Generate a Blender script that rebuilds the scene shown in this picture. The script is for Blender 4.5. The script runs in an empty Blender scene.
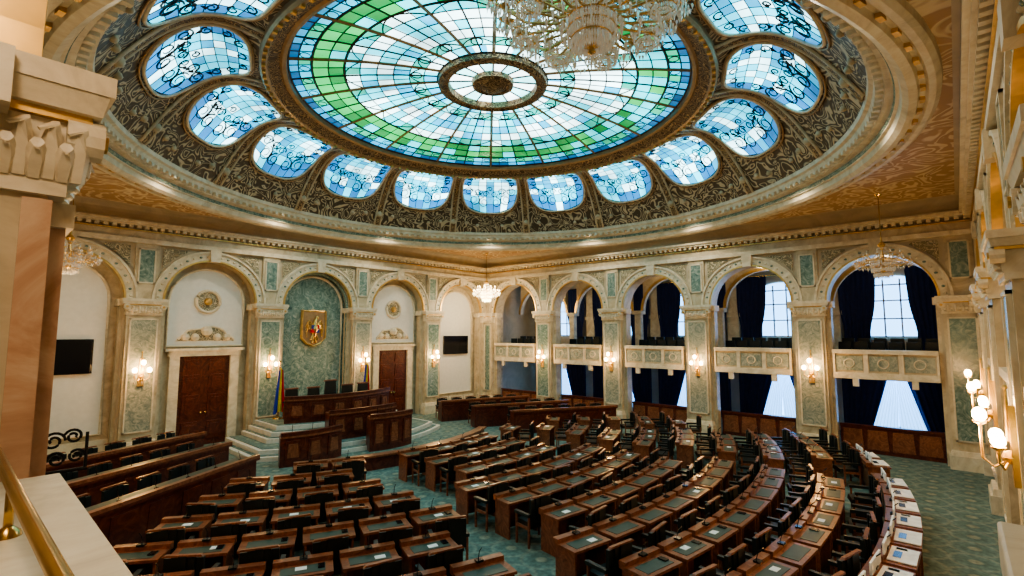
import bpy, bmesh, math, random
from mathutils import Vector, Matrix
random.seed(7)
pi=math.pi
S=bpy.context.scene
try: S.view_settings.look='AgX - Medium High Contrast'
except Exception: pass
# ------------------------------------------------------------------ materials
def nt(name):
    m=bpy.data.materials.new(name); m.use_nodes=True
    n=m.node_tree.nodes; l=m.node_tree.links
    return m,n,l,n['Principled BSDF']
def ramp(n,stops):
    r=n.new('ShaderNodeValToRGB'); e=r.color_ramp.elements
    while len(e)<len(stops): e.new(0.5)
    for i,(p,c) in enumerate(stops):
        e[i].position=p; e[i].color=(c[0],c[1],c[2],1)
    return r
def plain(name,c,rough=.5,metal=0,emit=None,es=0,var=.15):
    m,n,l,b=nt(name)
    b.inputs['Roughness'].default_value=rough
    b.inputs['Metallic'].default_value=metal
    tc=n.new('ShaderNodeTexCoord'); no=n.new('ShaderNodeTexNoise'); no.inputs['Scale'].default_value=6
    r=ramp(n,[(.3,[x*(1-var) for x in c]),(.7,[min(1,x*(1+var*.7)) for x in c])])
    l.new(tc.outputs['Object'],no.inputs['Vector']); l.new(no.outputs['Fac'],r.inputs['Fac']); l.new(r.outputs['Color'],b.inputs['Base Color'])
    if emit:
        b.inputs['Emission Color'].default_value=(*emit,1); b.inputs['Emission Strength'].default_value=es
    return m
def marble(name,c1,c2,c3,scale=1.5,rough=.25,dist=2.0):
    m,n,l,b=nt(name)
    tc=n.new('ShaderNodeTexCoord'); no=n.new('ShaderNodeTexNoise')
    no.inputs['Scale'].default_value=scale; no.inputs['Detail'].default_value=8; no.inputs['Roughness'].default_value=.65
    no.inputs['Distortion'].default_value=dist
    r=ramp(n,[(.32,c1),(.5,c2),(.68,c3)])
    l.new(tc.outputs['Object'],no.inputs['Vector']); l.new(no.outputs['Fac'],r.inputs['Fac']); l.new(r.outputs['Color'],b.inputs['Base Color'])
    b.inputs['Roughness'].default_value=rough
    return m
def ornament(name,cl,ch,scale=2.2,freq=22,rough=.5,bump=.4,metal=0,mid=.55):
    m,n,l,b=nt(name)
    tc=n.new('ShaderNodeTexCoord'); no=n.new('ShaderNodeTexNoise')
    no.inputs['Scale'].default_value=scale; no.inputs['Detail'].default_value=1.5; no.inputs['Distortion'].default_value=1.2
    mu=n.new('ShaderNodeMath'); mu.operation='MULTIPLY'; mu.inputs[1].default_value=freq
    si=n.new('ShaderNodeMath'); si.operation='SINE'
    ab=n.new('ShaderNodeMath'); ab.operation='ABSOLUTE'
    r=ramp(n,[(mid-.25,ch),(mid+.15,cl)])
    l.new(tc.outputs['Object'],no.inputs['Vector']); l.new(no.outputs['Fac'],mu.inputs[0]); l.new(mu.outputs[0],si.inputs[0]); l.new(si.outputs[0],ab.inputs[0])
    l.new(ab.outputs[0],r.inputs['Fac']); l.new(r.outputs['Color'],b.inputs['Base Color'])
    bp=n.new('ShaderNodeBump'); bp.inputs['Strength'].default_value=bump; bp.inputs['Distance'].default_value=.05; bp.invert=True
    l.new(ab.outputs[0],bp.inputs['Height']); l.new(bp.outputs['Normal'],b.inputs['Normal'])
    b.inputs['Roughness'].default_value=rough; b.inputs['Metallic'].default_value=metal
    return m
def attr_glass(name,strength):
    m,n,l,b=nt(name)
    a=n.new('ShaderNodeAttribute'); a.attribute_name='Col'
    tc=n.new('ShaderNodeTexCoord'); no=n.new('ShaderNodeTexNoise'); no.inputs['Scale'].default_value=.45; no.inputs['Detail'].default_value=3
    r=ramp(n,[(.35,(.5,.5,.5)),(.65,(1.4,1.4,1.4))])
    mx=n.new('ShaderNodeMixRGB'); mx.blend_type='MULTIPLY'; mx.inputs[0].default_value=1
    l.new(tc.outputs['Object'],no.inputs['Vector']); l.new(no.outputs['Fac'],r.inputs['Fac'])
    l.new(a.outputs['Color'],mx.inputs[1]); l.new(r.outputs['Color'],mx.inputs[2])
    l.new(mx.outputs[0],b.inputs['Emission Color']); b.inputs['Emission Strength'].default_value=strength
    b.inputs['Base Color'].default_value=(.05,.08,.1,1); b.inputs['Roughness'].default_value=.15
    return m
CREAM=marble('cream_marble',(.42,.34,.22),(.56,.47,.32),(.68,.59,.43),1.2,.35)
CREAM2=marble('pale_moulding_marble',(.56,.48,.34),(.72,.63,.47),(.82,.75,.60),1.6,.4)
GREENM=marble('green_marble',(.08,.145,.125),(.20,.29,.25),(.46,.50,.42),2.8,.22,3)
PINKM=marble('mottled_marble_panel',(.15,.21,.18),(.34,.36,.29),(.55,.52,.40),3.2,.2,3)
ROSE=marble('rose_marble_shaft',(.42,.24,.15),(.58,.37,.25),(.70,.52,.38),1.6,.15)
WHITEP=plain('white_plaster',(.78,.77,.72),.6,var=.04)
WALLP=marble('wall_plaster',(.46,.40,.28),(.54,.46,.33),(.62,.53,.39),.6,.5)
ORN=ornament('cove_filigree_relief',(.085,.058,.034),(.58,.48,.32),1.5,26)
ORNG=ornament('gilded_ring_relief',(.10,.06,.03),(.52,.36,.18),2.6,34,metal=.2)
SPAN=ornament('painted_ceiling_spandrel',(.48,.30,.15),(.76,.63,.43),1.0,20,bump=.2)
ORNW=ornament('spandrel_stucco_relief',(.24,.21,.13),(.68,.58,.40),3.2,26)
GOLD=plain('gilt_bronze',(.70,.46,.17),.36,.8)
BRONZE=plain('aged_bronze_moulding',(.42,.28,.15),.4,.5)
BRASS=plain('polished_brass',(.62,.42,.16),.25,1)
IRON=plain('dark_iron',(.012,.012,.014),.45,.3)
MUNT=plain('bronze_muntin',(.040,.028,.02),.5,.2)
WOOD=marble('mahogany',(.05,.010,.006),(.10,.022,.012),(.17,.048,.022),2.0,.28,4)
WOODL=marble('walnut_desk_wood',(.13,.042,.020),(.23,.082,.038),(.34,.14,.07),3.0,.3,4)
LEATH=plain('green_leather_inlay',(.045,.072,.055),.42)
CHAIRM=plain('black_green_leather',(.012,.018,.017),.36)
BLACK=plain('black_screen',(.006,.006,.009),.15)
BLUE=plain('blue_enamel',(.02,.06,.30),.3)
PAPER=plain('white_paper',(.86,.88,.90),.6)
NAVY=plain('navy_velvet_curtain',(.008,.022,.11),.8)
SHEER=plain('sheer_curtain',(.6,.75,.95),.8,0,(.20,.52,1),2.2)  # cloth emission stands in for daylight coming through
WIN=plain('daylight_window_glass',(.5,.7,.9),.2,0,(.20,.52,1),4.6)
LAMP=plain('lit_lamp_glass',(1,.85,.6),.3,0,(1,.66,.30),34)
CRYST=plain('chandelier_crystal',(.58,.50,.38),.12,.4,(.9,.8,.6),.14)  # slight emission added to brighten the unlit crystals
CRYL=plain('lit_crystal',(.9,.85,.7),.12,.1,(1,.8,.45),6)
STONE=marble('white_step_marble',(.55,.55,.5),(.68,.68,.62),(.76,.76,.7),2,.3)
m,n,l,b=nt('teal_patterned_carpet')
tc=n.new('ShaderNodeTexCoord')
vo=n.new('ShaderNodeTexVoronoi'); vo.inputs['Scale'].default_value=1.25; vo.inputs['Randomness'].default_value=.0
r1=ramp(n,[(.10,(.27,.29,.22)),(.17,(.10,.165,.145)),(.42,(.14,.215,.19)),(.5,(.22,.27,.22)),(.56,(.12,.19,.17))])
no=n.new('ShaderNodeTexNoise'); no.inputs['Scale'].default_value=9; no.inputs['Detail'].default_value=6
r2=ramp(n,[(.35,(.68,.68,.68)),(.65,(1.15,1.15,1.15))])
mx=n.new('ShaderNodeMixRGB'); mx.blend_type='MULTIPLY'; mx.inputs[0].default_value=1
l.new(tc.outputs['Object'],vo.inputs['Vector']); l.new(tc.outputs['Object'],no.inputs['Vector'])
l.new(vo.outputs['Distance'],r1.inputs['Fac']); l.new(r1.outputs['Color'],mx.inputs[1]); l.new(no.outputs['Fac'],r2.inputs['Fac']); l.new(r2.outputs['Color'],mx.inputs[2])
l.new(mx.outputs[0],b.inputs['Base Color']); b.inputs['Roughness'].default_value=.9
CARPET=m
FB=plain('flag_blue_cloth',(.01,.03,.35),.8); FY=plain('flag_yellow_cloth',(.85,.6,.02),.8); FRD=plain('flag_red_cloth',(.65,.01,.02),.8)
GLASS=attr_glass('stained_glass',3.7)
# ------------------------------------------------------------------ mesh builder
class MB:
    def __init__(s,mats):
        s.v=[];s.f=[];s.mi=[];s.mats=mats if isinstance(mats,list) else [mats];s.T=None;s.col=[]
    def P(s,p):
        p=Vector(p)
        if s.T is not None: p=s.T(p) if callable(s.T) else s.T@p
        s.v.append(tuple(p)); return len(s.v)-1
    def M(s,m):
        if m is None: return 0
        if m not in s.mats: s.mats.append(m)
        return s.mats.index(m)
    def F(s,idx,m=None,col=None):
        s.f.append(tuple(idx)); s.mi.append(s.M(m)); s.col.append(col)
    def poly(s,pts,m=None,col=None): s.F([s.P(p) for p in pts],m,col)
    def box(s,x0,x1,y0,y1,z0,z1,m=None,tx=0,ty=0):
        a=[s.P(p) for p in [(x0,y0,z0),(x1,y0,z0),(x1,y1,z0),(x0,y1,z0),(x0+tx,y0+ty,z1),(x1-tx,y0+ty,z1),(x1-tx,y1-ty,z1),(x0+tx,y1-ty,z1)]]
        for q in ((0,3,2,1),(4,5,6,7),(0,1,5,4),(1,2,6,5),(2,3,7,6),(3,0,4,7)): s.F([a[i] for i in q],m)
    def prism(s,pts,z0,z1,m=None):
        lo=[s.P((p[0],p[1],z0)) for p in pts]; hi=[s.P((p[0],p[1],z1)) for p in pts]; k=len(pts)
        s.F(lo[::-1],m); s.F(hi,m)
        for i in range(k): s.F((lo[i],lo[(i+1)%k],hi[(i+1)%k],hi[i]),m)
    def rev(s,prof,c=(0,0,0),n=24,m=None,a0=0,a1=2*pi):
        full=abs(a1-a0-2*pi)<1e-6; k=n if full else n+1; R=[]
        for i in range(k):
            a=a0+(a1-a0)*i/n
            R.append([s.P((c[0]+r*math.cos(a),c[1]+r*math.sin(a),c[2]+z)) for r,z in prof])
        for i in range(n):
            A=R[i];B=R[(i+1)%k]
            for j in range(len(prof)-1): s.F((A[j],B[j],B[j+1],A[j+1]),m)
    def tube(s,pts,r,n=6,m=None,closed=False):
        pts=[Vector(p) for p in pts]; K=len(pts); R=[]
        for i,p in enumerate(pts):
            if closed: d=pts[(i+1)%K]-pts[i-1]
            else: d=pts[min(i+1,K-1)]-pts[max(i-1,0)]
            if d.length<1e-9: d=Vector((0,0,1))
            d.normalize(); up=Vector((0,0,1)) if abs(d.z)<.9 else Vector((1,0,0))
            a=d.cross(up).normalized(); b=d.cross(a)
            rr=r[i] if isinstance(r,(list,tuple)) else r
            R.append([s.P(p+(a*math.cos(2*pi*j/n)+b*math.sin(2*pi*j/n))*rr) for j in range(n)])
        for i in range(K if closed else K-1):
            A=R[i];B=R[(i+1)%K]
            for j in range(n): s.F((A[j],A[(j+1)%n],B[(j+1)%n],B[j]),m)
        if not closed: s.F(R[0],m); s.F(R[-1][::-1],m)
    def ball(s,c,r,n=10,m=None,sz=1):
        k=max(4,n//2); s.rev([(r*math.sin(pi*j/k)+1e-5,-r*sz*math.cos(pi*j/k)) for j in range(k+1)],c,n,m)
    def octa(s,c,r,h,m=None):
        t=s.P((c[0],c[1],c[2]+h*.35)); b=s.P((c[0],c[1],c[2]-h)); a=random.random()*pi
        q=[s.P((c[0]+r*math.cos(a+i*pi/2),c[1]+r*math.sin(a+i*pi/2),c[2])) for i in range(4)]
        for i in range(4): s.F((q[i],q[(i+1)%4],t),m); s.F((q[(i+1)%4],q[i],b),m)
    def build(s,name,smooth=False,bevel=0,parent=None,recalc=True):
        me=bpy.data.meshes.new(name); me.from_pydata(s.v,[],s.f)
        for m in s.mats: me.materials.append(m)
        me.polygons.foreach_set('material_index',s.mi)
        if any(c is not None for c in s.col):
            at=me.color_attributes.new('Col','FLOAT_COLOR','CORNER'); d=[]
            for p,c in zip(me.polygons,s.col):
                c=c or (0,0,0)
                for _ in p.loop_indices: d+= [c[0],c[1],c[2],1]
            at.data.foreach_set('color',d)
        if recalc:
            bm=bmesh.new(); bm.from_mesh(me); bmesh.ops.recalc_face_normals(bm,faces=bm.faces); bm.to_mesh(me); bm.free()
        if smooth: me.shade_smooth()
        o=bpy.data.objects.new(name,me); S.collection.objects.link(o)
        if bevel:
            md=o.modifiers.new('bevel','BEVEL'); md.width=bevel; md.segments=2; md.limit_method='ANGLE'
        if parent: o.parent=parent
        return o
def light(name,loc,power,col,rad=.15,parent=None,kind='POINT'):
    d=bpy.data.lights.new(name,kind); d.energy=power; d.color=col; d.shadow_soft_size=rad
    o=bpy.data.objects.new(name,d); o.location=loc; S.collection.objects.link(o)
    if parent: o.parent=parent
    return o
CU,CV=11.25,10.95
UB,VL,UN,VR=22.5,22.4,.02,-.75
ZC=9.1
b=MB(CARPET); b.box(-6,28,-6,24,-.2,0); b.build('floor')
# ------------------------------------------------------------------ walls
FR={'rostrum':lambda p:Vector((p[0],VL-p[1],p[2])),
    'back':lambda p:Vector((UB-p[1],p[0],p[2])),
    'right':lambda p:Vector((p[0],VR+p[1],p[2])),
    'near':lambda p:Vector((UN+p[1],p[0],p[2]))}
EDG={'rostrum':[0,4.5,9,13.5,18,22.5],'back':[-.2,4.3,8.75,13.15,17.6,22.2],
     'right':[0,4.5,9,13.5,18,22.5],'near':[-.75,3.72,8.75,13.15,17.6,22.4]}
ZS=5.7
def arch_pts(c,w,n=28,z0=0):
    return [(c-w,z0)]+[(c-w*math.cos(pi*i/n),ZS+w*math.sin(pi*i/n)) for i in range(n+1)]+[(c+w,z0)]
def arch_band(b,c,r0,r1,t0,t1,m,n=28):
    for i in range(n):
        a=pi*i/n; a2=pi*(i+1)/n
        q=[]
        for (r,t) in ((r0,t0),(r0,t1),(r1,t1),(r1,t0)):
            q.append(((c-r*math.cos(a),t,ZS+r*math.sin(a)),(c-r*math.cos(a2),t,ZS+r*math.sin(a2))))
        for j in range(3): b.poly([q[j][0],q[j+1][0],q[j+1][1],q[j][1]],m)
def pilaster(b,e,near=False,hw=.525):
    b.box(e-.63,e+.63,0,.38,0,.45,CREAM2); b.box(e-.6,e+.6,0,.34,.45,.6,CREAM2,.04,.03)
    b.box(e-hw,e+hw,0,.22,.6,5.2,CREAM)
    if near:
        b.box(e-.55,e+.55,.13,.235,.97,5.10,ROSE)
        b.box(e-.34,e+.34,.235,.31,.95,5.05,ROSE); b.box(e-.40,e+.40,.235,.335,5.0,5.12,CREAM2); b.box(e-.40,e+.40,.235,.335,.85,.97,CREAM2)
    else:
        b.box(e-.38,e+.38,.22,.26,.95,4.95,PINKM if int(e*10)%2 else GREENM)
        for sg in(-1,1): b.box(e+sg*.405-.025,e+sg*.405+.025,.22,.28,.9,5.0,CREAM2)
        b.box(e-.43,e+.43,.22,.28,4.95,5.0,CREAM2); b.box(e-.43,e+.43,.22,.28,.9,.95,CREAM2)
    b.box(e-hw-.04,e+hw+.04,0,.28,5.12,5.2,CREAM2)
    b.box(e-.54,e+.54,0,.29,5.2,5.48,CREAM2,-.04,-.03)
    b.box(e-.62,e+.62,0,.35,5.48,5.52,GOLD)
    b.box(e-.66,e+.66,0,.38,5.52,5.62,CREAM2,-.03,-.02)
    b.box(e-.70,e+.70,0,.42,5.62,5.72,CREAM2)
    for sx in (-.55,.55):
        b.tube([(e+sx,.26,5.42),(e+sx,.40,5.42)],.10,12,CREAM2); b.tube([(e+sx,.40,5.42),(e+sx,.42,5.42)],.045,8,GOLD)
    for row,(zz,hh) in enumerate(((5.2,.13),(5.2,.24))):
        for k in range(6):
            x=e-.46+k*.184
            if row==1: x+=.09
            if x>e+.5: continue
            b.tube([(x,.29,zz),(x,.32,zz+hh*.6),(x,.37,zz+hh),(x,.38,zz+hh-.04)],[.055,.065,.035,.012],6,CREAM2)
    if near:
        for k in range(3):
            y=.06+.1*k
            for hh in(.14,.24): b.tube([(e-.55,y+(.05 if hh>.2 else 0),5.2),(e-.59,y+(.05 if hh>.2 else 0),5.2+hh*.6),(e-.65,y+(.05 if hh>.2 else 0),5.2+hh),(e-.66,y,5.2+hh-.04)],[.035,.045,.025,.01],6,CREAM2)
    b.box(e-.36,e+.36,0,.12,5.72,7.8,CREAM)
    b.box(e-.22,e+.22,.12,.15,6.35,7.55,GREENM); 
    for (x0,x1,z0,z1) in ((-.27,-.22,6.3,7.6),(.22,.27,6.3,7.6),(-.27,.27,7.55,7.6),(-.27,.27,6.3,6.35)): b.box(e+x0,e+x1,.12,.17,z0,z1,CREAM2)
def make_wall(nm,kinds):
    Fm=FR[nm]; E=EDG[nm]
    b=MB([WALLP]); b.T=Fm
    s0={'rostrum':UN,'back':-.75,'right':UN,'near':-.75}[nm]; s1={'rostrum':22.5,'back':22.4,'right':22.5,'near':22.4}[nm]
    cs=[]
    prev=s0
    for i in range(5):
        c=(E[i]+E[i+1])/2; w=(E[i+1]-E[i])/2-.6; cs.append((c,w))
        b.poly([(prev,0,0),(c-w,0,0),(c-w,0,ZC),(prev,0,ZC)])
        A=arch_pts(c,w); dep=-.5 if kinds[i]=='niche' else -.7
        for j in range(1,len(A)-2):
            (x,z),(x2,z2)=A[j],A[j+1]
            b.poly([(x,0,z),(x2,0,z2),(x2,0,ZC),(x,0,ZC)])
        for j in range(len(A)-1):
            (x,z),(x2,z2)=A[j],A[j+1]
            b.poly([(x,0,z),(x2,0,z2),(x2,dep,z2),(x,dep,z)],CREAM)
        prev=c+w
    b.poly([(prev,0,0),(s1,0,0),(s1,0,ZC),(prev,0,ZC)])
    b.build('wall_'+nm,recalc=False)
    t=MB([CREAM]); t.T=Fm
    for e in E: pilaster(t,e,nm=='near')
    for i,(c,w) in enumerate(cs):
        arch_band(t,c,w-.02,w+.05,0,.15,GOLD); arch_band(t,c,w+.05,w+.32,0,.10,CREAM2); arch_band(t,c,w+.32,w+.40,0,.17,CREAM2)
        for k in range(23):
            a=pi*(k+.5)/23; r=w+.185; x=c-r*math.cos(a); z=ZS+r*math.sin(a); t.ball((x,.10,z),.055,6,GREENM if k%2 else CREAM2,.8)
        t.box(c-.16,c+.16,0,.24,ZS+w-.03,ZS+w+.46,CREAM2,-.05)
        for sg in (-1,1):
            x=c+sg*w
            t.box(min(x,x-sg*.10),max(x,x-sg*.10),-.40,-.05,.0,5.45,CREAM)
            t.box(min(x,x-sg*.18),max(x,x-sg*.18),-.46,.06,5.45,5.7,CREAM2)
        for sg in (-1,1):
            lim=(E[i+1] if sg>0 else E[i])-sg*.42
            pts=[]
            for k in range(10):
                a=math.radians(24+k*5.6); r=w+.48; x=c+sg*r*math.cos(a); z=ZS+r*math.sin(a)
                if (lim-x)*sg>=0: pts.append((x,z))
            for k in range(len(pts)-1):
                (x,z),(x2,z2)=pts[k],pts[k+1]
                if z<7.6 and z2<7.68: t.poly([(x,.05,z),(x2,.05,z2),(x2,.05,7.68),(x,.05,7.68)],ORNW)
    t.box(s0,s1,0,.20,7.78,7.95,CREAM2); t.box(s0,s1,0,.10,7.95,8.22,CREAM)
    t.box(s0,s1,0,.20,8.22,8.26,GOLD); t.box(s0,s1,0,.38,8.40,8.48,CREAM2); t.box(s0,s1,0,.46,8.48,8.56,CREAM2)
    k=s0
    while k<s1: t.box(k,k+.12,0,.32,8.30,8.40,CREAM2); k+=.24
    n=6
    for j in range(n):
        a=pi/2*j/n;a2=pi/2*(j+1)/n
        p=lambda a:(.08+.45*(1-math.cos(a)),8.56+(ZC-8.56)*math.sin(a))
        t.poly([(s0,*p(a)),(s1,*p(a)),(s1,*p(a2)),(s0,*p(a2))],WALLP)
    t.build('trim_'+nm,recalc=False)
    return cs
CS={}
CS['rostrum']=make_wall('rostrum',['niche']*5)
CS['back']=make_wall('back',['open']*5)
CS['right']=make_wall('right',['open']*5)
CS['near']=make_wall('near',['open']*5)
def arch_panel(b,c,w,t,m,z0=0):
    A=arch_pts(c,w,28,z0)
    for j in range(1,len(A)-2):
        (x,z),(x2,z2)=A[j],A[j+1]; b.poly([(x,t,z0),(x2,t,z0),(x2,t,z2),(x,t,z)],m)
for i,(c,w) in enumerate(CS['rostrum']):
    b=MB([WALLP]); b.T=FR['rostrum']
    arch_panel(b,c,w,-.5,GREENM if i==2 else CREAM)
    if i in(0,4):
        arch_panel(b,c,w-.35,-.44,WHITEP,.9)
        A=arch_pts(c,w-.35,28,.9); b.tube([(x,-.42,z) for x,z in A],.05,6,CREAM2,closed=True)
        b.box(c-w,c+w,-.5,-.4,0,.7,CREAM2)
    if i in(1,3):
        arch_panel(b,c,w-.28,-.45,WHITEP,3.95)
        A=arch_pts(c,w-.28,28,3.95); b.tube([(x,-.42,z) for x,z in A],.05,6,CREAM2,closed=True)
        for sg in(-1,1): b.box(c+sg*1.08-.17,c+sg*1.08+.17,-.5,-.30,0,3.6,CREAM2)
        b.box(c-1.3,c+1.3,-.5,-.28,3.55,3.75,CREAM2); b.box(c-1.42,c+1.42,-.5,-.20,3.75,3.87,CREAM2)
        pts=[(c+.95*math.cos(a)*(1+.08*math.cos(6*a)),-.43,4.15+.55*max(0,math.sin(a))*(1+.1*math.cos(5*a))) for a in [pi*k/24 for k in range(25)]]
        b.poly(pts,ORNW); b.tube(pts,.05,6,CREAM2)
        for k in(-.75,-.4,.4,.75): b.ball((c+k,-.42,4.3),.16,8,CREAM2)
        b.ball((c,-.40,4.55),.22,8,CREAM2)
        ring=[(c+.44*math.cos(a),-.42,5.75+.44*math.sin(a)) for a in [2*pi*k/24 for k in range(24)]]
        b.tube(ring,.07,6,CREAM2,closed=True); b.poly([(c+.4*(x[0]-c)/.44,-.43,5.75+.4*(x[2]-5.75)/.44) for x in ring],ORNW)
        b.ball((c,-.42,5.75),.16,10,GOLD,1)
    if i==2:
        A=arch_pts(c,w-.2,28,.7); b.tube([(x,-.46,z) for x,z in A],.06,6,CREAM2,closed=True)
        A=arch_pts(c,w-.05,28,0); b.tube([(x,-.2,z) for x,z in A],.08,6,GREENM)
    b.build('trim_niche_%d'%(i+1),recalc=False)
    if i in(1,3):
        d=MB([WOOD]); d.T=FR['rostrum']
        d.box(c-.9,c+.9,-.5,-.42,.0,3.54,WOOD)
        for sg in(-1,1):
            for (z0,z1) in((.25,.95),(1.1,2.0),(2.15,2.8),(2.95,3.4)):
                d.box(c+sg*.45-.32,c+sg*.45+.32,-.42,-.38,z0,z1,WOOD,.05)
                d.box(c+sg*.45-.2,c+sg*.45+.2,-.38,-.36,z0+.12,z1-.12,WOOD,.03)
            d.ball((c+sg*.08,-.34,1.3),.05,8,BRASS)
        d.build('door_%d'%(1 if i==1 else 2))
def screen(c,w,z0,z1):
    b=MB([BLACK]); b.T=FR['rostrum']
    b.box(c-w/2,c+w/2,-.42,-.30,z0,z1,BLACK); b.box(c-w/2+.04,c+w/2-.04,-.30,-.29,z0+.04,z1-.04,BLACK)
    b.box(c-.1,c+.1,-.44,-.42,z0+.3,z1-.3,IRON)
    b.build('wall_television',bevel=.01)
screen(2.35,1.7,3.05,4.25); screen(20.25,1.9,3.2,4.3)
b=MB([GOLD]); b.T=FR['rostrum']; c=11.25
sh=[(-.6,.86),(-.3,.84),(0,.88),(.3,.84),(.6,.86),(.62,.1),(.60,-.5),(.35,-.76),(0,-.9),(-.35,-.76),(-.60,-.5),(-.62,.1)]
lo=[(c+x,-.46,4.7+z) for x,z in sh]; hi=[(c+x*.94,-.34,4.7+z*.94) for x,z in sh]
b.poly(hi,BRONZE)
for k in range(12): b.poly([lo[k],lo[(k+1)%12],hi[(k+1)%12],hi[k]])
b.tube([(p[0],-.33,p[2]) for p in hi],.04,6,closed=True)
b.tube([(c,-.28,4.3),(c,-.25,4.65),(c,-.26,4.95),(c+.06,-.26,5.15)],[.06,.16,.1,.07],8); b.ball((c+.1,-.26,5.2),.08,8)
for sg in(-1,1):
    for k in range(5):
        b.tube([(c+sg*.1,-.28,4.85-.05*k),(c+sg*(.28+.02*k),-.27,5.05-.1*k),(c+sg*(.45-.02*k),-.28,4.75-.12*k)],[.05,.05,.02],6)
    b.tube([(c+sg*.06,-.28,4.4),(c+sg*.2,-.27,4.15)],[.05,.03],6)
    b.tube([(c+sg*.03,-.28,4.35),(c+sg*.1,-.28,4.0)],[.05,.05],6)
b.box(c-.17,c,-.34,-.15,4.66,4.84,BLUE); b.box(c,c+.17,-.34,-.15,4.66,4.84,FRD); b.box(c-.17,c,-.34,-.15,4.48,4.66,FRD); b.box(c,c+.17,-.34,-.15,4.48,4.66,BLUE)
b.build('coat_of_arms_relief')
# ------------------------------------------------------------------ balconies + galleries
def gallery(nm):
    E=EDG[nm]; s0,s1=E[0]-.5,E[-1]+.2
    g=MB([WALLP]); g.T=FR[nm]
    g.box(s0,s1,-5.0,-.75,2.7,2.88,CREAM)
    g.box(s0,s1,-5.0,-.72,7.75,7.9,CREAM)
    g.box(s0,s1,-5.2,-5.0,0,8,WALLP)
    g.box(s0-.1,s0,-5,-.72,0,8,WALLP); g.box(s1,s1+.1,-5,-.72,0,8,WALLP)
    for e in E[1:-1]:
        g.box(e-.3,e+.3,-5,-4.7,2.88,7.75,CREAM2); g.box(e-.4,e+.4,-5,-4.6,5.3,5.5,CREAM2)
        g.box(e-.25,e+.25,-1.2,-.75,0,2.7,CREAM)
        g.box(e-.18,e+.18,-2.9,-2.6,2.88,5.6,CREAM2); g.box(e-.28,e+.28,-3.0,-2.5,5.5,5.7,CREAM2)
    for (c,w) in CS[nm]:
        for j in range(20):
            a=pi*j/20;a2=pi*(j+1)/20; r0=1.85; x,z=c-r0*math.cos(a),5.7+r0*.92*math.sin(a); x2,z2=c-r0*math.cos(a2),5.7+r0*.92*math.sin(a2)
            for t in(-2.62,-2.88): g.poly([(x,t,z),(x2,t,z2),(x2,t,7.75),(x,t,7.75)],CREAM)
            g.poly([(x,-2.62,z),(x2,-2.62,z2),(x2,-2.88,z2),(x,-2.88,z)],CREAM2)
            X=lambda r,a_,t:(c-r*math.cos(a_),t,5.7+r*.92*math.sin(a_))
            g.poly([X(1.85,a,-2.58),X(2.0,a,-2.58),X(2.0,a2,-2.58),X(1.85,a2,-2.58)],GOLD)
    g.build('wall_gallery_'+nm,recalc=False)
    for i,(c,w) in enumerate(CS[nm]):
        b=MB([CREAM]); b.T=FR[nm]; a0,a1=c-w+.11,c+w-.11
        b.box(a0,a1,-.68,.18,2.78,3.0,CREAM2); b.box(a0,a1,-.08,.12,3.0,3.70,CREAM)
        b.box(a0,a1,-.14,.32 if (nm=='near' and i==0) else .22,3.70,3.85,CREAM2)
        k=3; L=(a1-a0)/k
        for j in range(k):
            b.box(a0+L*j+.1,a0+L*(j+1)-.1,.12,.15,3.08,3.62,PINKM)
            cx=a0+L*(j+.5); b.tube([(cx+.16*math.cos(q),.155,3.35+.16*math.sin(q)) for q in [2*pi*z/14 for z in range(14)]],.02,4,CREAM2,closed=True)
        for j in range(k+1): 
            x=a0+L*j; b.box(max(a0,x-.07),min(a1,x+.07),.12,.18,3.0,3.70,CREAM2)
        for j in(.22,.78):
            x=a0+(a1-a0)*j; b.box(x-.09,x+.09,0,.16,2.5,2.78,CREAM2)
        b.build('balcony_parapet')
        if nm in('back','right'):
            p=MB([WOOD]); p.T=FR[nm]
            p.box(c-w+.12,c+w-.12,-.6,-.5,0,.95,WOOD); p.box(c-w+.12,c+w-.12,-.64,-.44,.95,1.02,WOOD)
            for j in range(4):
                x=c-w+.14+j*(2*w-.28)/4; p.box(x+.05,x+(2*w-.28)/4-.05,-.5,-.47,.15,.85,WOODL,.04)
            p.build('wooden_partition')
gallery('back'); gallery('right'); gallery('near')
def drape(b,x_top0,x_top1,x_bot0,x_bot1,z0,z1,t,m,waist=None,folds=7):
    NZ=14;NX=folds*4; R=[]
    for a in range(NZ+1):
        f=a/NZ; z=z0+(z1-z0)*f
        l=x_bot0+(x_top0-x_bot0)*f; r=x_bot1+(x_top1-x_bot1)*f
        if waist:
            g=math.exp(-((f-.35)/.18)**2); l,r=l+(waist-l)*g*.25,r+(waist-r)*g*.25
        R.append([b.P((l+(r-l)*k/NX,t+.06*math.sin(2*pi*folds*k/NX),z)) for k in range(NX+1)])
    for a in range(NZ):
        for k in range(NX): b.F((R[a][k],R[a][k+1],R[a+1][k+1],R[a+1][k]),m)
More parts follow.
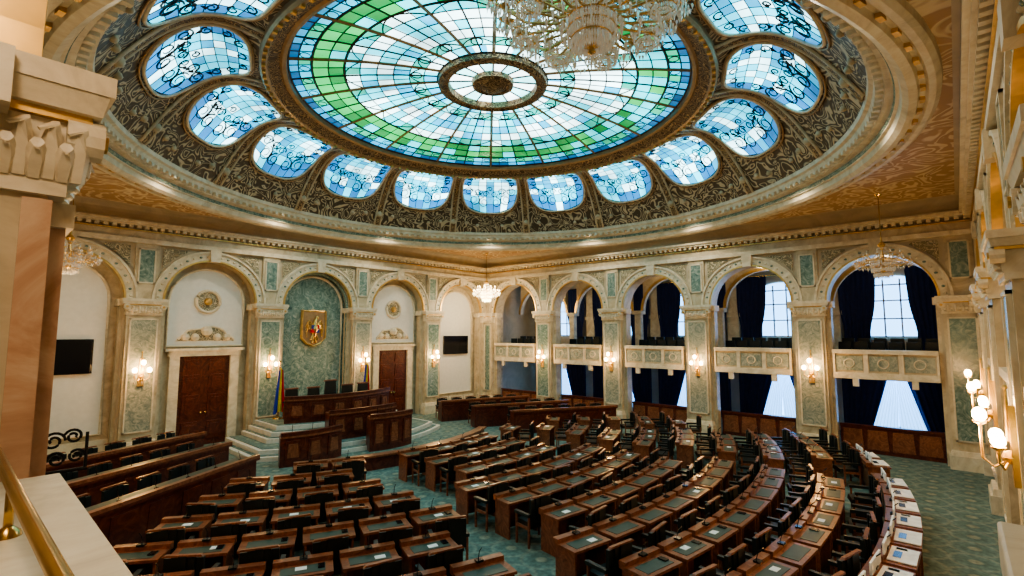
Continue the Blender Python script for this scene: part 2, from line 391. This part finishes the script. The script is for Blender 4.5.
for i,(c,w) in enumerate(CS['back']):
    b=MB([WIN]); b.T=FR['back']
    b.box(c-.9,c+.9,-4.98,-4.95,4.3,6.6,WIN)
    A=[(c-.9*math.cos(pi*k/16),-4.95,6.6+.4*math.sin(pi*k/16)) for k in range(17)]; b.poly(A,WIN)
    for x in(-.9,-.3,.3,.9): b.box(c+x-.03,c+x+.03,-4.95,-4.88,4.3,6.85,WHITEP)
    for z in(4.3,5.1,5.9,6.6): b.box(c-.93,c+.93,-4.95,-4.88,z-.03,z+.03,WHITEP)
    b.build('window_%d'%(i+1))
    b=MB([WIN]); b.T=FR['back']
    b.box(c-.95,c+.95,-4.98,-4.95,.4,2.45,WIN)
    for x in(-.95,0,.95): b.box(c+x-.04,c+x+.04,-4.95,-4.88,.4,2.45,WHITEP)
    for z in(.4,1.5,2.45): b.box(c-.98,c+.98,-4.95,-4.88,z-.04,z+.04,WHITEP)
    b.build('window_%d'%(i+6))
    b=MB([NAVY]); b.T=FR['back']
    drape(b,c-1.95,c-.5,c-1.95,c-.72,2.9,7.35,-4.55,NAVY,c-1.3); drape(b,c+.5,c+1.95,c+.72,c+1.95,2.9,7.35,-4.55,NAVY,c+1.3)
    b.tube([(c-2,-4.55,7.35),(c+2,-4.55,7.35)],.04,6,BRASS)
    b.build('window_drape',smooth=True,recalc=False)
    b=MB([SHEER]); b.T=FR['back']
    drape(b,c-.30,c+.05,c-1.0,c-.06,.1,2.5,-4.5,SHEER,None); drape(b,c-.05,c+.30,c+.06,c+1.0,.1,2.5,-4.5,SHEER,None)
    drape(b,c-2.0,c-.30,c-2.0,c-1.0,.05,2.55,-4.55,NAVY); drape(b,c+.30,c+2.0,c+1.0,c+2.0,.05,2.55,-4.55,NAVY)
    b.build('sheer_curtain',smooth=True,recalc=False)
    b=MB([CHAIRM]); b.T=FR['back']
    for row in range(2):
        zz=.12+row*.14
        b.box(c-w,c+w,-1.6-row*.9,-.8-row*.9,2.88,2.88+zz,WOOD)
        for j in range(6):
            x=c-w+.3+j*(2*w-.6)/5; y=-1.2-row*.9
            b.box(x-.24,x+.24,y-.25,y+.25,3.25+zz,3.36+zz,CHAIRM); b.box(x-.24,x+.24,y-.3,y-.2,3.36+zz,4.0+zz,CHAIRM,.03)
            for q in(-.2,.2): b.box(x+q-.02,x+q+.02,y-.24,y+.22,2.88+zz,3.25+zz,IRON)
    b.build('gallery_seat_row')
for s in (2,6.5,11,15.4,20):
    light('gallery_fill_light',(UB+1.8,s,7.2),30,(1,.75,.45),.2)  # added fill lamps inside the gallery, no fixtures modelled
    light('gallery_lower_fill',(UB+2.2,s,2.4),7,(1,.75,.5),.2)
for s in (6.75,11.25,15.75,20): light('gallery_fill_light',(s,VR-1.8,7.2),60,(1,.75,.45),.2)  # same added fill behind the right wall
# ------------------------------------------------------------------ ceiling + dome
b=MB([SPAN]); RO=11.0; angs=sorted([2*pi*k/128 for k in range(128)]+[math.atan2(sy-CV,sx-CU)%(2*pi) for sx in(UN,UB) for sy in(VR,VL)])
def edge(a):
    dx,dy=math.cos(a),math.sin(a); t=1e9
    if dx>1e-6:t=min(t,(UB-CU)/dx)
    if dx<-1e-6:t=min(t,(UN-CU)/dx)
    if dy>1e-6:t=min(t,(VL-CV)/dy)
    if dy<-1e-6:t=min(t,(VR-CV)/dy)
    return (CU+dx*t,CV+dy*t,ZC)
for k in range(len(angs)):
    a,a2=angs[k],angs[(k+1)%len(angs)]
    b.poly([(CU+RO*math.cos(a),CV+RO*math.sin(a),ZC),edge(a),edge(a2),(CU+RO*math.cos(a2),CV+RO*math.sin(a2),ZC)])
b.build('ceiling',recalc=False)
C0=(CU,CV,0)
b=MB([CREAM2])
prof=[(11.05,9.12),(11.03,8.98),(10.95,8.93),(10.85,8.93),(10.8,9.0),(10.72,9.02),(10.68,8.92),(10.55,8.9),(10.45,8.98),(10.42,9.12),(10.36,9.14),(10.36,9.30),(10.28,9.34),(10.2,9.34),(10.18,9.42),(10.05,9.46),(10.02,9.56),(9.94,9.6),(9.92,9.72)]
b.rev(prof,C0,160,CREAM2)
b.rev([(10.37,9.15),(10.33,9.2),(10.35,9.28)],C0,160,GREENM)
for k in range(220):
    a=2*pi*k/220; b.T=Matrix.Translation((CU,CV,0))@Matrix.Rotation(a,4,'Z')
    b.box(10.04,10.18,-.06,.06,9.36,9.46,CREAM2)
    if k%2==0: b.box(10.72,10.80,-.09,.09,8.94,9.02,GOLD)
b.T=None
b.build('trim_dome_cornice')
BU=.88
def cove(s,off=0):
    r=9.92-3.07*s; z=9.72+2.06*s+BU*math.sin(pi*s)
    dz=2.06+BU*pi*math.cos(pi*s); L=math.hypot(3.07,dz)
    return r-off*dz/L, z-off*3.07/L
def cp(phi,s,off=0):
    r,z=cove(s,off); return (CU+r*math.cos(phi),CV+r*math.sin(phi),z)
b=MB([ORN]); b.rev([cove(k/18) for k in range(19)],C0,160,ORN)
b.build('ceiling_dome_cove',smooth=True,recalc=False)
t=MB([CREAM2]); gl=MB([GLASS]); ir=MB([IRON])
for k in range(16):
    p0=2*pi*k/16; p1=p0+pi/16
    for sgn in(-1,1):
        t.tube([cp(p1+sgn*.014*(1.0+.6*j/14),j/14,.03) for j in range(15)],.045,6,CREAM)
    for j in range(14):
        t.poly([cp(p1-.010,j/14,.05),cp(p1+.010,j/14,.05),cp(p1+.012,(j+1)/14,.05),cp(p1-.012,(j+1)/14,.05)],ORNG)
    for (s_,dphi,rr_) in((.10,.0,.15),(.09,.07,.10),(.09,-.07,.10),(.07,.13,.09),(.07,-.13,.09)):
        t.ball(cp(p1+dphi,s_,.02),rr_,8,CREAM)
    sc,sh_,wa=.565,.365,math.radians(9.3)
    def ol(th,f=1,off=.04):
        c_,s_=math.cos(th),math.sin(th); e=2/3.2
        ss=s_ and math.copysign(abs(s_)**e,s_); cc=c_ and math.copysign(abs(c_)**e,c_)
        S_=sc+sh_*f*ss; W=wa*(1+.02*ss)
        return cp(p0+W*f*cc,S_,off)
    N=48; th=[2*pi*i/N for i in range(N)]
    t.tube([ol(a,1.01,.06) for a in th],.045,8,CREAM2,closed=True)
    t.tube([ol(a,1.07,.04) for a in th],.028,6,BRONZE,closed=True)
    NU,NV=7,8
    for iu in range(NU):
        for iv in range(NV):
            q=[]
            for (x,y) in((iu,iv),(iu+1,iv),(iu+1,iv+1),(iu,iv+1)):
                X=x/NU*2-1;Y=y/NV*2-1
                XX=X*math.sqrt(1-Y*Y/3.0);YY=Y*math.sqrt(1-X*X/3.0)
                q.append(cp(p0+wa*XX*(1+.02*YY),sc+sh_*YY,.05))
            rr=random.random()
            edgec=iu in(0,NU-1) or iv in(0,)
            col=(.01,.26,.46) if rr<.25 else (.04,.60,.82) if rr<.65 else (.60,1.05,1.15)
            if edgec and random.random()<.5: col=(.01,.12,.30)
            gl.poly(q,None,col)
            ir.tube([q[0],q[1]],.014,4); ir.tube([q[0],q[3]],.014,4)
    def sp(x,y,r,turn=1.5,a0=0,sg=1):
        M_=int(14*turn)
        pts=[cp(p0+wa*(x+r*math.cos(a0+sg*2*pi*turn*i/M_)*(1-.7*i/M_)),sc+sh_*(y+r*math.sin(a0+sg*2*pi*turn*i/M_)*(1-.7*i/M_)),.07) for i in range(M_+1)]
        ir.tube(pts,[.026-.012*i/M_ for i in range(M_+1)],4)
    for sg in(-1,1):
        sp(sg*.55,-.60,.20,1.5,pi/2,sg); sp(sg*.22,-.68,.17,1.5,pi/2,-sg); sp(sg*.78,-.28,.17,1.5,0,sg); sp(sg*.80,.12,.13,1.3,0,-sg)
        sp(sg*.42,-.28,.15,1.3,pi,sg); sp(sg*.15,-.38,.12,1.3,pi,-sg); sp(sg*.75,.5,.12,1.2,0,sg); sp(sg*.5,.78,.12,1.2,0,-sg)
        for q in range(4):
            x,y=sg*(.3+.15*q),-.45+.04*q*q
            ir.tube([cp(p0+wa*x,sc+sh_*y,.07),cp(p0+wa*(x+sg*.05),sc+sh_*(y+.09),.08),cp(p0+wa*(x+sg*.12),sc+sh_*(y+.12),.07)],[.008,.045,.006],4)
    sp(0,.8,.14,1,0,1); sp(0,-.15,.1,1.2,0,1)
t.build('trim_dome_ribs',smooth=True)
b=MB([ORNG])
b.rev([(6.88,11.82),(6.86,11.68),(6.80,11.62),(6.72,11.64),(6.66,11.70)],C0,160,BRONZE)
b.rev([(6.66,11.70),(6.62,11.74),(6.5,11.80),(6.36,11.88)],C0,160,ORNG)
b.rev([(6.36,11.88),(6.3,11.84),(6.2,11.88),(6.17,12.06)],C0,160,BRONZE)
b.rev([(1.80,12.68),(1.78,12.55),(1.66,12.5),(1.56,12.56),(1.45,12.55),(1.42,12.75)],C0,64,ORNG)
b.rev([(.70,12.76),(.68,12.6),(.55,12.55),(.5,12.6),(.3,12.5),(.15,12.4),(.001,12.36)],C0,32,ORNG)
for k in range(120):
    a=2*pi*k/120; b.T=Matrix.Translation((CU,CV,0))@Matrix.Rotation(a,4,'Z'); b.box(6.70,6.8,-.05,.05,11.57,11.65,GOLD)
b.T=None
b.build('trim_glass_ring',smooth=False)
def gz(r): return 12.80-.74*(r/6.17)**2
bands=[6.17,5.9,5.55,5.1,4.65,4.2,3.7,3.2,2.7,2.25,1.8]
def gp(r,a,off=0): return (CU+r*math.cos(a),CV+r*math.sin(a),gz(r)-off)
LEFT=math.atan2(.744,-.668); WH=math.atan2(-.95,.1)
for i in range(len(bands)-1):
    ns=96 if i<2 else 64
    for j in range(ns):
        a,a2=2*pi*j/ns,2*pi*(j+1)/ns; am=(a+a2)/2
        lf=.5+.5*math.cos(am-LEFT); wh=.5+.5*math.cos(am-WH); rr=random.random()
        if i==0: col=(.005,.05,.12) if (j//2)%2 else (.01,.20,.36)
        elif i==1: col=(.01,.34,.50) if rr<.6 else (.01,.26,.14)
        elif i in(2,3):
            g=.35+.6*lf
            col=((.003,.13,.03) if random.random()<.55 else (.015,.30,.07)) if rr<g else (.02,.52,.60)
        elif i==4: col=(.02,.55,.66) if rr<.5 else (.01,.30,.22) if rr<.7 else (.7,1.1,1.1)
        elif i==8: col=(.02,.40,.34) if j%4 in(0,1) else (.20,.90,.98)
        else:
            col=(.05,.70,.86) if rr<.46-.36*wh else (.80,1.15,1.2) if rr<.76+.20*wh else (.01,.40,.68)  # whiter panes towards WH: uneven daylight put into the glass colour
        gl.poly([gp(bands[i],a),gp(bands[i],a2),gp(bands[i+1],a2),gp(bands[i+1],a)],None,col)
for j in range(16):
    a,a2=2*pi*j/16,2*pi*(j+1)/16
    gl.poly([gp(1.45,a),gp(1.45,a2),gp(.65,a2),gp(.65,a)],None,(.35,.95,1) if j%2 else (1,1.2,1.2))
gl.build('stained_glass_skylight',recalc=False)
mu=MB([MUNT])
for i,r in enumerate(bands): mu.tube([gp(r,2*pi*k/96,.02) for k in range(96)],.04 if i in(0,2,4,10) else .02,4,closed=True)
for j in range(96):
    a=2*pi*j/96; mu.tube([gp(6.17,a,.02),gp(5.55,a,.02)],.016,4)
for j in range(64):
    a=2*pi*j/64; mu.tube([gp(r,a,.02) for r in(5.55,4.65,3.7,2.7)],.016,4)
for j in range(32):
    a=2*pi*j/32; mu.tube([gp(r,a,.03) for r in(6.17,5,4,3,2.2,1.8)],.028 if j%2 else .055,4,BRONZE if j%2==0 else MUNT)
for j in range(16):
    a=2*pi*j/16; mu.tube([gp(1.45,a,.03),gp(.65,a,.03)],.03,4)
    for (r0,h) in((2.35,.32),(4.2,.45)):
        mu.tube([gp(r0+h*math.sin(pi*q/8),a+2*pi/16*q/8,.03) for q in range(9)],.022,4)
    c=gp(2.48,a+pi/16); mu.tube([(c[0]+.17*math.cos(q),c[1]+.17*math.sin(q),c[2]-.03) for q in [2*pi*k/12 for k in range(12)]],.022,4,closed=True)
for j in range(48):
    c=gp(5.73,2*pi*j/48+.03); mu.tube([(c[0]+.14*math.cos(q),c[1]+.14*math.sin(q),c[2]-.03) for q in [2*pi*k/10 for k in range(10)]],.016,4,closed=True)
mu.build('skylight_muntins')
ir.build('skylight_ironwork')
# ------------------------------------------------------------------ chandeliers
def basket(b,x,y,z,s,C,drum=False):
    T=((.24,-.60),(.38,-.54),(.45,-.36),(.47,-.18),(.46,.0)) if drum else ((.20,-.50),(.34,-.44),(.42,-.22),(.46,.0))
    for r,zz in T:
        b.tube([(x+s*r*math.cos(a),y+s*r*math.sin(a),z+s*(zz+.05)) for a in [2*pi*k/20 for k in range(20)]],.016*s,4,GOLD,closed=True)
        n=int(2*pi*r/.05)
        for k in range(n):
            a=2*pi*k/n; b.octa((x+s*r*math.cos(a),y+s*r*math.sin(a),z+s*(zz-.02)),.024*s,.15*s,C)
            if drum: b.octa((x+s*r*.8*math.cos(a+.05),y+s*r*.8*math.sin(a+.05),z+s*(zz-.03)),.024*s,.13*s,C)
    for r0,z0,r1,z1 in((.46,.05,.12,.85),):
        for k in range(18):
            a=2*pi*k/18
            for q in range(9):
                f=q/8; r=r0+(r1-r0)*f; zz=z0+(z1-z0)*f-.12*math.sin(pi*f); b.octa((x+s*r*math.cos(a),y+s*r*math.sin(a),z+s*zz),.02*s,.05*s,C)
def chandelier(name,pos,sc,top,lit,rich=1,power=0):
    u,v,z=pos; b=MB([GOLD]); b.T=Matrix.Translation(pos)@Matrix.Scale(sc,4)
    C=CRYL if lit else CRYST
    H=(top-z)/sc
    b.tube([(0,0,min(1.2,H*.9)),(0,0,H)],.018,6,BRASS)
    if H>1.2: b.rev([(.001,H-.12),(.06,H-.1),(.14,H-.01),(.14,H)],(0,0,0),12,BRASS)
    zs=min(1,H*.95/1.2)
    b.rev([(r,q*(zs if q>0 else 1)) for r,q in[(.001,-.50),(.05,-.47),(.03,-.42),(.10,-.35),(.06,-.2),(.05,.1),(.13,.25),(.07,.4),(.04,.6),(.1,.75),(.16,.85),(.05,1.0),(.03,1.2)]],(0,0,0),12,GOLD)
    basket(b,0,0,0,min(1.2 if rich>1 else 1,zs*(1.35 if rich>1 else 1.1)),C,rich>1)
    n=14 if rich==1 else 22
    if rich>1:
        for k in range(8):
            a=2*pi*k/8+.35; basket(b,.80*math.cos(a),.80*math.sin(a),.02,.40,C)
    for ring,(ra,za,nn) in enumerate(((1.0,.02,n),(.68,.32,max(8,n*2//3)))+(((1.16,.22,18),) if rich>1 else ())):
        for k in range(nn):
            a=2*pi*k/nn+ring*.2; ca,sa=math.cos(a),math.sin(a)
            pts=[(ca*r,sa*r,zz) for r,zz in((.08,za),(.3*ra+.1,za-.14),(.75*ra,za-.12),(ra,za+.05))]
            b.tube(pts,.016,5,GOLD)
            b.rev([(.012,0),(.07,.03),(.075,.04)],(ca*ra,sa*ra,za+.05),8,GOLD)
            b.tube([(ca*ra,sa*ra,za+.06),(ca*ra,sa*ra,za+.17)],.016,6,WHITEP)
            b.ball((ca*ra,sa*ra,za+.21),.026,6,LAMP if lit else CRYST,1.7)
            for q in range(6):
                aa=2*pi*q/6; b.octa((ca*ra+.07*math.cos(aa),sa*ra+.07*math.sin(aa),za+.01),.018,.10,C)
            for q in range(3): b.octa((ca*(.35+.2*q)*ra,sa*(.35+.2*q)*ra,za-.2),.024,.12,C)
            a2=a+2*pi/nn
            for q in range(7):
                f=q/6; b.octa((ra*math.cos(a+(a2-a)*f),ra*math.sin(a+(a2-a)*f),za-.02-.14*math.sin(pi*f)),.018,.06,C)
    o=b.build(name,recalc=False)
    if power: 
        L=light(name+'_bulb_light',(u,v,z-.9*sc),power,(1,.78,.5),.3)
        L.parent=o
    return o
chandelier('crystal_chandelier',(7.80,4.93,10.66),1.68,11.62,False,2,0)
for (x,y,lit,pw) in((20.3,20.2,True,260),(20.3,1.7,False,0),(2.1,20.2,False,60)):
    chandelier('corner_chandelier',(x,y,6.75),.75,ZC,lit,1,pw)
# ------------------------------------------------------------------ sconces
def sconce(nm,s,z=3.0):
    Fm=FR[nm]; b=MB([GOLD]); b.T=Fm
    b.box(s-.09,s+.09,.265,.33,z-.45,z+.55,GOLD,.03); b.ball((s,.34,z-.1),.09,8,GOLD)
    b.tube([(s,.34,z+.1),(s,.34,z+.75)],[.03,.012],6,GOLD); b.ball((s,.34,z+.78),.035,6,GOLD)
    for sx,t,zz in((-.22,.45,z+.10),(.22,.45,z+.10),(0,.60,z+.38)):
        b.tube([(s,.34,z-.12),(s+sx*.5,.34+(t-.34)*.6,z-.24),(s+sx,t,z-.14),(s+sx,t,zz-.1)],.016,6,GOLD)
        b.rev([(.02,-.1),(.07,-.07),(.075,-.05)],(s+sx,t,zz),10,GOLD)
        b.ball((s+sx,t,zz+.03),.08,10,LAMP,1.2)
    for q in(-.22,0,.22): b.octa((s+q,.5,z-.3),.02,.1,CRYST)
    o=b.build('wall_sconce',recalc=False)
    p=Fm(Vector((s,.72,z+.15))); light('sconce_bulb',p,72,(1,.55,.22),.12,o)
for nm in('rostrum','back','right','near'):
    for e in EDG[nm][1:-1]:
        if nm in('near','right') and e<4.6: continue
        sconce(nm,e)
# ------------------------------------------------------------------ desks & chairs
def desk(b):
    b.box(-.42,-.38,-.24,.26,0,.72,WOODL); b.box(.38,.42,-.24,.26,0,.72,WOODL)
    b.box(-.38,.38,.20,.24,.05,.72,WOOD); b.box(-.32,.32,.24,.255,.15,.62,WOODL)
    b.box(-.38,-.14,-.2,.2,.38,.70,WOOD)
    b.box(-.45,.45,-.27,.30,.72,.765,WOODL)
    b.box(-.33,.33,-.19,.08,.765,.772,LEATH)
    b.box(-.45,.45,.16,.30,.765,.84,WOODL); b.box(-.06,.06,.12,.22,.84,.87,BLACK)
    b.tube([(0.0,.2,.85),(.0,.16,1.0),(.0,.08,1.08)],.008,4,BLACK)
    if random.random()<.4:
        x=random.uniform(-.2,.12); y=random.uniform(-.15,-.05); b.box(x,x+.17,y,y+.12,.772,.777,PAPER)
    if random.random()<.5: b.box(.22,.32,-.1,.05,.772,.79,BLACK)
def chair(b):
    b.box(-.27,.27,-.24,.26,.37,.48,CHAIRM,.02,.02)
    for k in range(5):
        x=-.29+k*.116; y=-.29+.045*abs(k-2)*.6
        b.box(x,x+.116,y-.05,y+.035,.45,1.01-.02*abs(k-2),CHAIRM,0,.01)
    b.box(-.30,.30,-.32,-.26,1.0,1.03,WOODL,.03)
    for sg in(-1,1):
        b.box(sg*.32-.04,sg*.32+.04,-.26,.20,.62,.68,CHAIRM); b.box(sg*.32-.02,sg*.32+.02,.14,.18,.0,.62,WOODL); b.box(sg*.32-.02,sg*.32+.02,-.26,-.22,.0,.62,WOODL)
        b.box(sg*.32-.015,sg*.32+.015,-.22,.16,.36,.42,WOODL)
A0=(11.25,22.4)
for k in range(10):
    r=21.45-1.3*k
    bd=MB([WOODL]); bc=MB([CHAIRM]); cnt=0
    step=1.02/r; N=int(1.15/step)
    for j in range(-N,N+1):
        al=(j+.5)*step
        u=A0[0]+r*math.sin(al); v=A0[1]-r*math.cos(al)
        if u<1.3 or u>(19.3 if k==0 else 20.8): continue
        ud=abs(u-11.25); 
        if v>11.75+.55*(9.25-ud): continue
        if r<9.9 and ud>5: continue
        d=math.degrees(abs(al)); w=.62/r*57.3
        if abs(d-14.5)<w*1.25 or (al>0 and abs(d-29.5)<w*1.1): continue
        T=Matrix.Translation((u,v,0))@Matrix.Rotation(al,4,'Z')
        bd.T=T; desk(bd); cnt+=1
        if k==0:
            bd.box(-.34,.34,-.26,.12,.775,.79,PAPER); bd.box(-.18,.12,-.05,.06,.79,.795,BLACK)
            bd.box(-.34,.34,.14,.17,.84,1.02,PAPER)
        else:
            bc.T=T@Matrix.Translation((random.uniform(-.04,.04),-.60+random.uniform(-.06,.04),0))@Matrix.Rotation(random.uniform(-.2,.2),4,'Z'); chair(bc)
    if cnt:
        bd.build('delegate_desk_row')
        if k: bc.build('delegate_chair_row')
# ------------------------------------------------------------------ side benches
def bench(p0,p1):
    p0=Vector((*p0,0));p1=Vector((*p1,0)); L=(p1-p0).length; a=math.atan2(p1.y-p0.y,p1.x-p0.x)
    b=MB([WOOD]); b.T=Matrix.Translation(p0)@Matrix.Rotation(a,4,'Z')
    b.box(0,L,-.04,.04,0,.92,WOOD); b.box(0,.06,0,.5,0,.92,WOOD); b.box(L-.06,L,0,.5,0,.92,WOOD)
    b.box(-.04,L+.04,-.12,.5,.92,.98,WOOD); b.box(.1,L-.1,.05,.45,.98,.988,LEATH); b.box(-.04,L+.04,-.12,.02,.98,1.06,WOODL)
    n=int(L/.8)
    for j in range(n):
        x=L*j/n; b.box(x+.08,x+L/n-.08,-.06,-.04,.15,.8,WOOD,.05); b.box(x+L/n*.5-.03,x+L/n*.5+.03,.1,.16,.98,1.04,BLACK)
        b.tube([(x+L/n*.5,.13,1.04),(x+L/n*.5,.2,1.25)],.008,4,BLACK)
    b.build('long_bench_desk')
    c=MB([CHAIRM]); 
    for j in range(n):
        c.T=b.T@Matrix.Translation((L*(j+.5)/n,.98,0))@Matrix.Rotation(pi,4,'Z'); chair(c)
    c.build('bench_chair_row')
for (p0,p1) in(((1.4,12.3),(5.8,14.9)),((1.4,15.1),(5.9,17.3)),((1.4,17.8),(5.9,19.7))):
    bench(p0,p1); bench((22.5-p1[0],p1[1]),(22.5-p0[0],p0[1]))
# ------------------------------------------------------------------ rostrum
def arcpts(c,r,a0,a1,n): return [(c[0]+r*math.sin(a0+(a1-a0)*k/n),c[1]-r*math.cos(a0+(a1-a0)*k/n)) for k in range(n+1)]
b=MB([STONE])
def plat(cv,r,hw,z0,z1,m,top):
    a=math.asin(hw/r); P=arcpts((11.25,cv),r,-a,a,20)+[(11.25+hw,21.95),(11.25-hw,21.95)]
    b.prism(P,z0,z1-.02,m); b.prism([(11.25+(x-11.25)*.96,y if y>21 else y+.10) for x,y in P],z1-.02,z1,top)
plat(24.5,7.4,4.2,0,.17,STONE,CARPET); plat(24.5,7.05,3.9,.17,.34,STONE,CARPET)
plat(24.5,6.0,3.3,.34,.52,STONE,CARPET); plat(24.5,5.7,3.05,.52,.70,STONE,CARPET); plat(24.5,5.4,2.8,.70,.88,STONE,CARPET)
b.build('rostrum_platform')
def arc_desk(name,c,r,hw,th,z0,z1,lip=.12):
    a=hw/r; b=MB([WOOD])
    o=arcpts(c,r,-a,a,24)
    b.prism(o+arcpts(c,r-.08,-a,a,24)[::-1],z0,z1,WOOD)
    b.prism(arcpts(c,r+.06,-a*1.02,a*1.02,24)+arcpts(c,r-th,-a*1.02,a*1.02,24)[::-1],z1,z1+.06,WOODL)
    b.prism(arcpts(c,r+.06,-a*1.02,a*1.02,24)+arcpts(c,r-.12,-a*1.02,a*1.02,24)[::-1],z1+.06,z1+.06+lip,WOOD)
    n=max(3,int(2*hw/.75))
    for k in range(n):
        am=-a+(k+.5)*2*a/n; b.T=Matrix.Translation((c[0]+r*math.sin(am),c[1]-r*math.cos(am),0))@Matrix.Rotation(am,4,'Z')
        h=hw/n*.72; b.box(-h,h,-.04,.01,z0+.2,z1-.1,WOOD,.04,0); b.box(-h*.7,h*.7,-.055,-.03,z0+.3,z1-.2,WOODL,.04,0)
        b.tube([(0,.25,z1+.06),(0,.2,z1+.4)],.01,4,BLACK)
    b.T=None
    for am in(-a,a):
        q=[(c[0]+rr*math.sin(am),c[1]-rr*math.cos(am)) for rr in(r,r-th)]
        b.T=Matrix.Translation((q[0][0],q[0][1],0))@Matrix.Rotation(am,4,'Z'); b.box(-.04,.04,0,th,z0,z1,WOOD); b.T=None
    return b.build(name)
arc_desk('presidium_desk',(11.25,24.3),4.9,2.5,.7,.88,1.76)
arc_desk('secretary_desk',(11.25,24.3),6.3,1.5,.6,.34,1.30)
arc_desk('speaker_lectern',(11.6,19.5),2.9,.95,.55,.0,1.2)
arc_desk('stenographer_desk',(8.5,20.0),3.2,1.1,.6,.0,.95)
b=MB([WOOD]); c=(11.25,22.4)
b.prism(arcpts(c,8.15,-.52,.52,40)+arcpts(c,8.0,-.52,.52,40)[::-1],0,.42,WOOD)
b.prism(arcpts(c,8.25,-.525,.525,40)+arcpts(c,7.9,-.525,.525,40)[::-1],.42,.48,WOODL)
b.build('curved_low_barrier')
for x,y in((9.6,20.9),(10.5,20.75),(11.25,20.7),(12.1,20.75),(13.0,20.9)):
    b=MB([CHAIRM]); b.T=Matrix.Translation((x,y,.88)); big=abs(x-11.25)<.1
    H=1.45 if big else 1.2
    b.box(-.28,.28,-.28,.28,.40,.52,CHAIRM,.03,.03); b.box(-.29,.29,.24,.36,.45,H,CHAIRM,.04,.02); b.box(-.31,.31,.23,.37,H,H+.06,WOODL,.05)
    for sg in(-1,1):
        b.box(sg*.32-.04,sg*.32+.04,-.25,.3,.66,.72,CHAIRM); b.box(sg*.32-.03,sg*.32+.03,-.22,-.16,0,.66,WOODL); b.box(sg*.3-.03,sg*.3+.03,.26,.34,0,.5,WOODL)
    b.build('presidium_armchair',bevel=.015)
for x in(9.2,13.3):
    b=MB([BRASS]); 
    b.tube([(x,21.5,.88),(x,21.5,3.2)],.025,8,BRASS); b.ball((x,21.5,3.25),.06,8,BRASS); b.rev([(.001,.0),(.22,0),(.2,.05),(.03,.09)],(x,21.5,.88),14,BRASS)
    p=b.build('flag_on_pole')
    f=MB([FB]); R=[]
    for a in range(11):
        z=3.0-a*.18; wd=.14+.030*a
        R.append([f.P((x-wd*.55+wd*1.2*k/12,21.38+.05*math.sin(k*1.6+a*.2),z-.25*abs(k-6)/12)) for k in range(13)])
    for a in range(10):
        for k in range(12): f.F((R[a][k],R[a][k+1],R[a+1][k+1],R[a+1][k]),(FB,FY,FRD)[k//4])
    f.build('flag_cloth',smooth=True,recalc=False,parent=p)
# ------------------------------------------------------------------ foreground
b=MB([BRASS])
b.tube([(.175,.55,4.0),(.165,1.2,4.0),(.145,2.0,4.0),(.13,2.9,4.0)],.018,10,BRASS)
for (x,y) in((.17,.9),(.14,2.2)): b.tube([(x,y,3.85),(x,y,4.0)],.012,8,BRASS); b.rev([(.035,0),(.03,.015),(.012,.03)],(x,y,3.85),12,BRASS)
b.build('brass_handrail',smooth=True)
b=MB([CREAM2]); b.box(.36,2.35,-.52,-.06,3.70,3.85,CREAM2); b.box(.4,2.28,-.50,-.12,2.7,3.70,CREAM); b.box(.5,2.2,-.12,-.10,2.95,3.6,GREENM)
b.build('corner_balcony_parapet',bevel=.015)
b=MB([IRON])
def scroll(cu,cz,r,s=1,v=4.45):
    b.tube([(cu+s*r*(1-.75*i/26)*math.cos(1.6*2*pi*i/26),v,cz+r*(1-.75*i/26)*math.sin(1.6*2*pi*i/26)) for i in range(27)],.009,6)
for (y,z,r,s) in((.46,3.76,.06,1),(.56,3.78,.05,-1),(.48,3.64,.05,-1),(.58,3.65,.045,1)): scroll(y,z,r,s)
b.tube([(.26,4.45,3.56),(.64,4.45,3.56)],.012,6); b.tube([(.26,4.45,3.56),(.24,4.2,3.56)],.012,6); b.tube([(.40,4.45,3.56),(.40,4.45,3.78)],.01,6); b.tube([(.63,4.45,3.56),(.63,4.45,3.8)],.01,6)
b.build('wrought_iron_scroll_bracket')
# ------------------------------------------------------------------ lights
for k in range(12):
    a=2*pi*(k+.5)/12; r=9.72
    o=light('cornice_fill_spot',(CU+r*math.cos(a),CV+r*math.sin(a),9.40),215,(1,.82,.60),.15,None,'SPOT')  # added unseen spots to light floor and walls; cornice has no fixtures
    o.data.spot_size=math.radians(150); o.data.spot_blend=.6
light('balcony_fill_light',(-.5,.9,6.6),120,(1,.78,.56),.3)  # added fill lamp brightening the near pier, no fixture
w=bpy.data.worlds.new('World'); S.world=w; w.use_nodes=True
w.node_tree.nodes['Background'].inputs[0].default_value=(.6,.75,1,1); w.node_tree.nodes['Background'].inputs[1].default_value=.6
cd=bpy.data.cameras.new('camera'); cam=bpy.data.objects.new('camera',cd); S.collection.objects.link(cam)
cd.sensor_width=36; cd.lens=36*494/1024; cd.clip_start=.05
cam.location=(0,0,4.47); cam.rotation_euler=(math.radians(90+5.2),0,math.radians(-48.1))
S.camera=cam
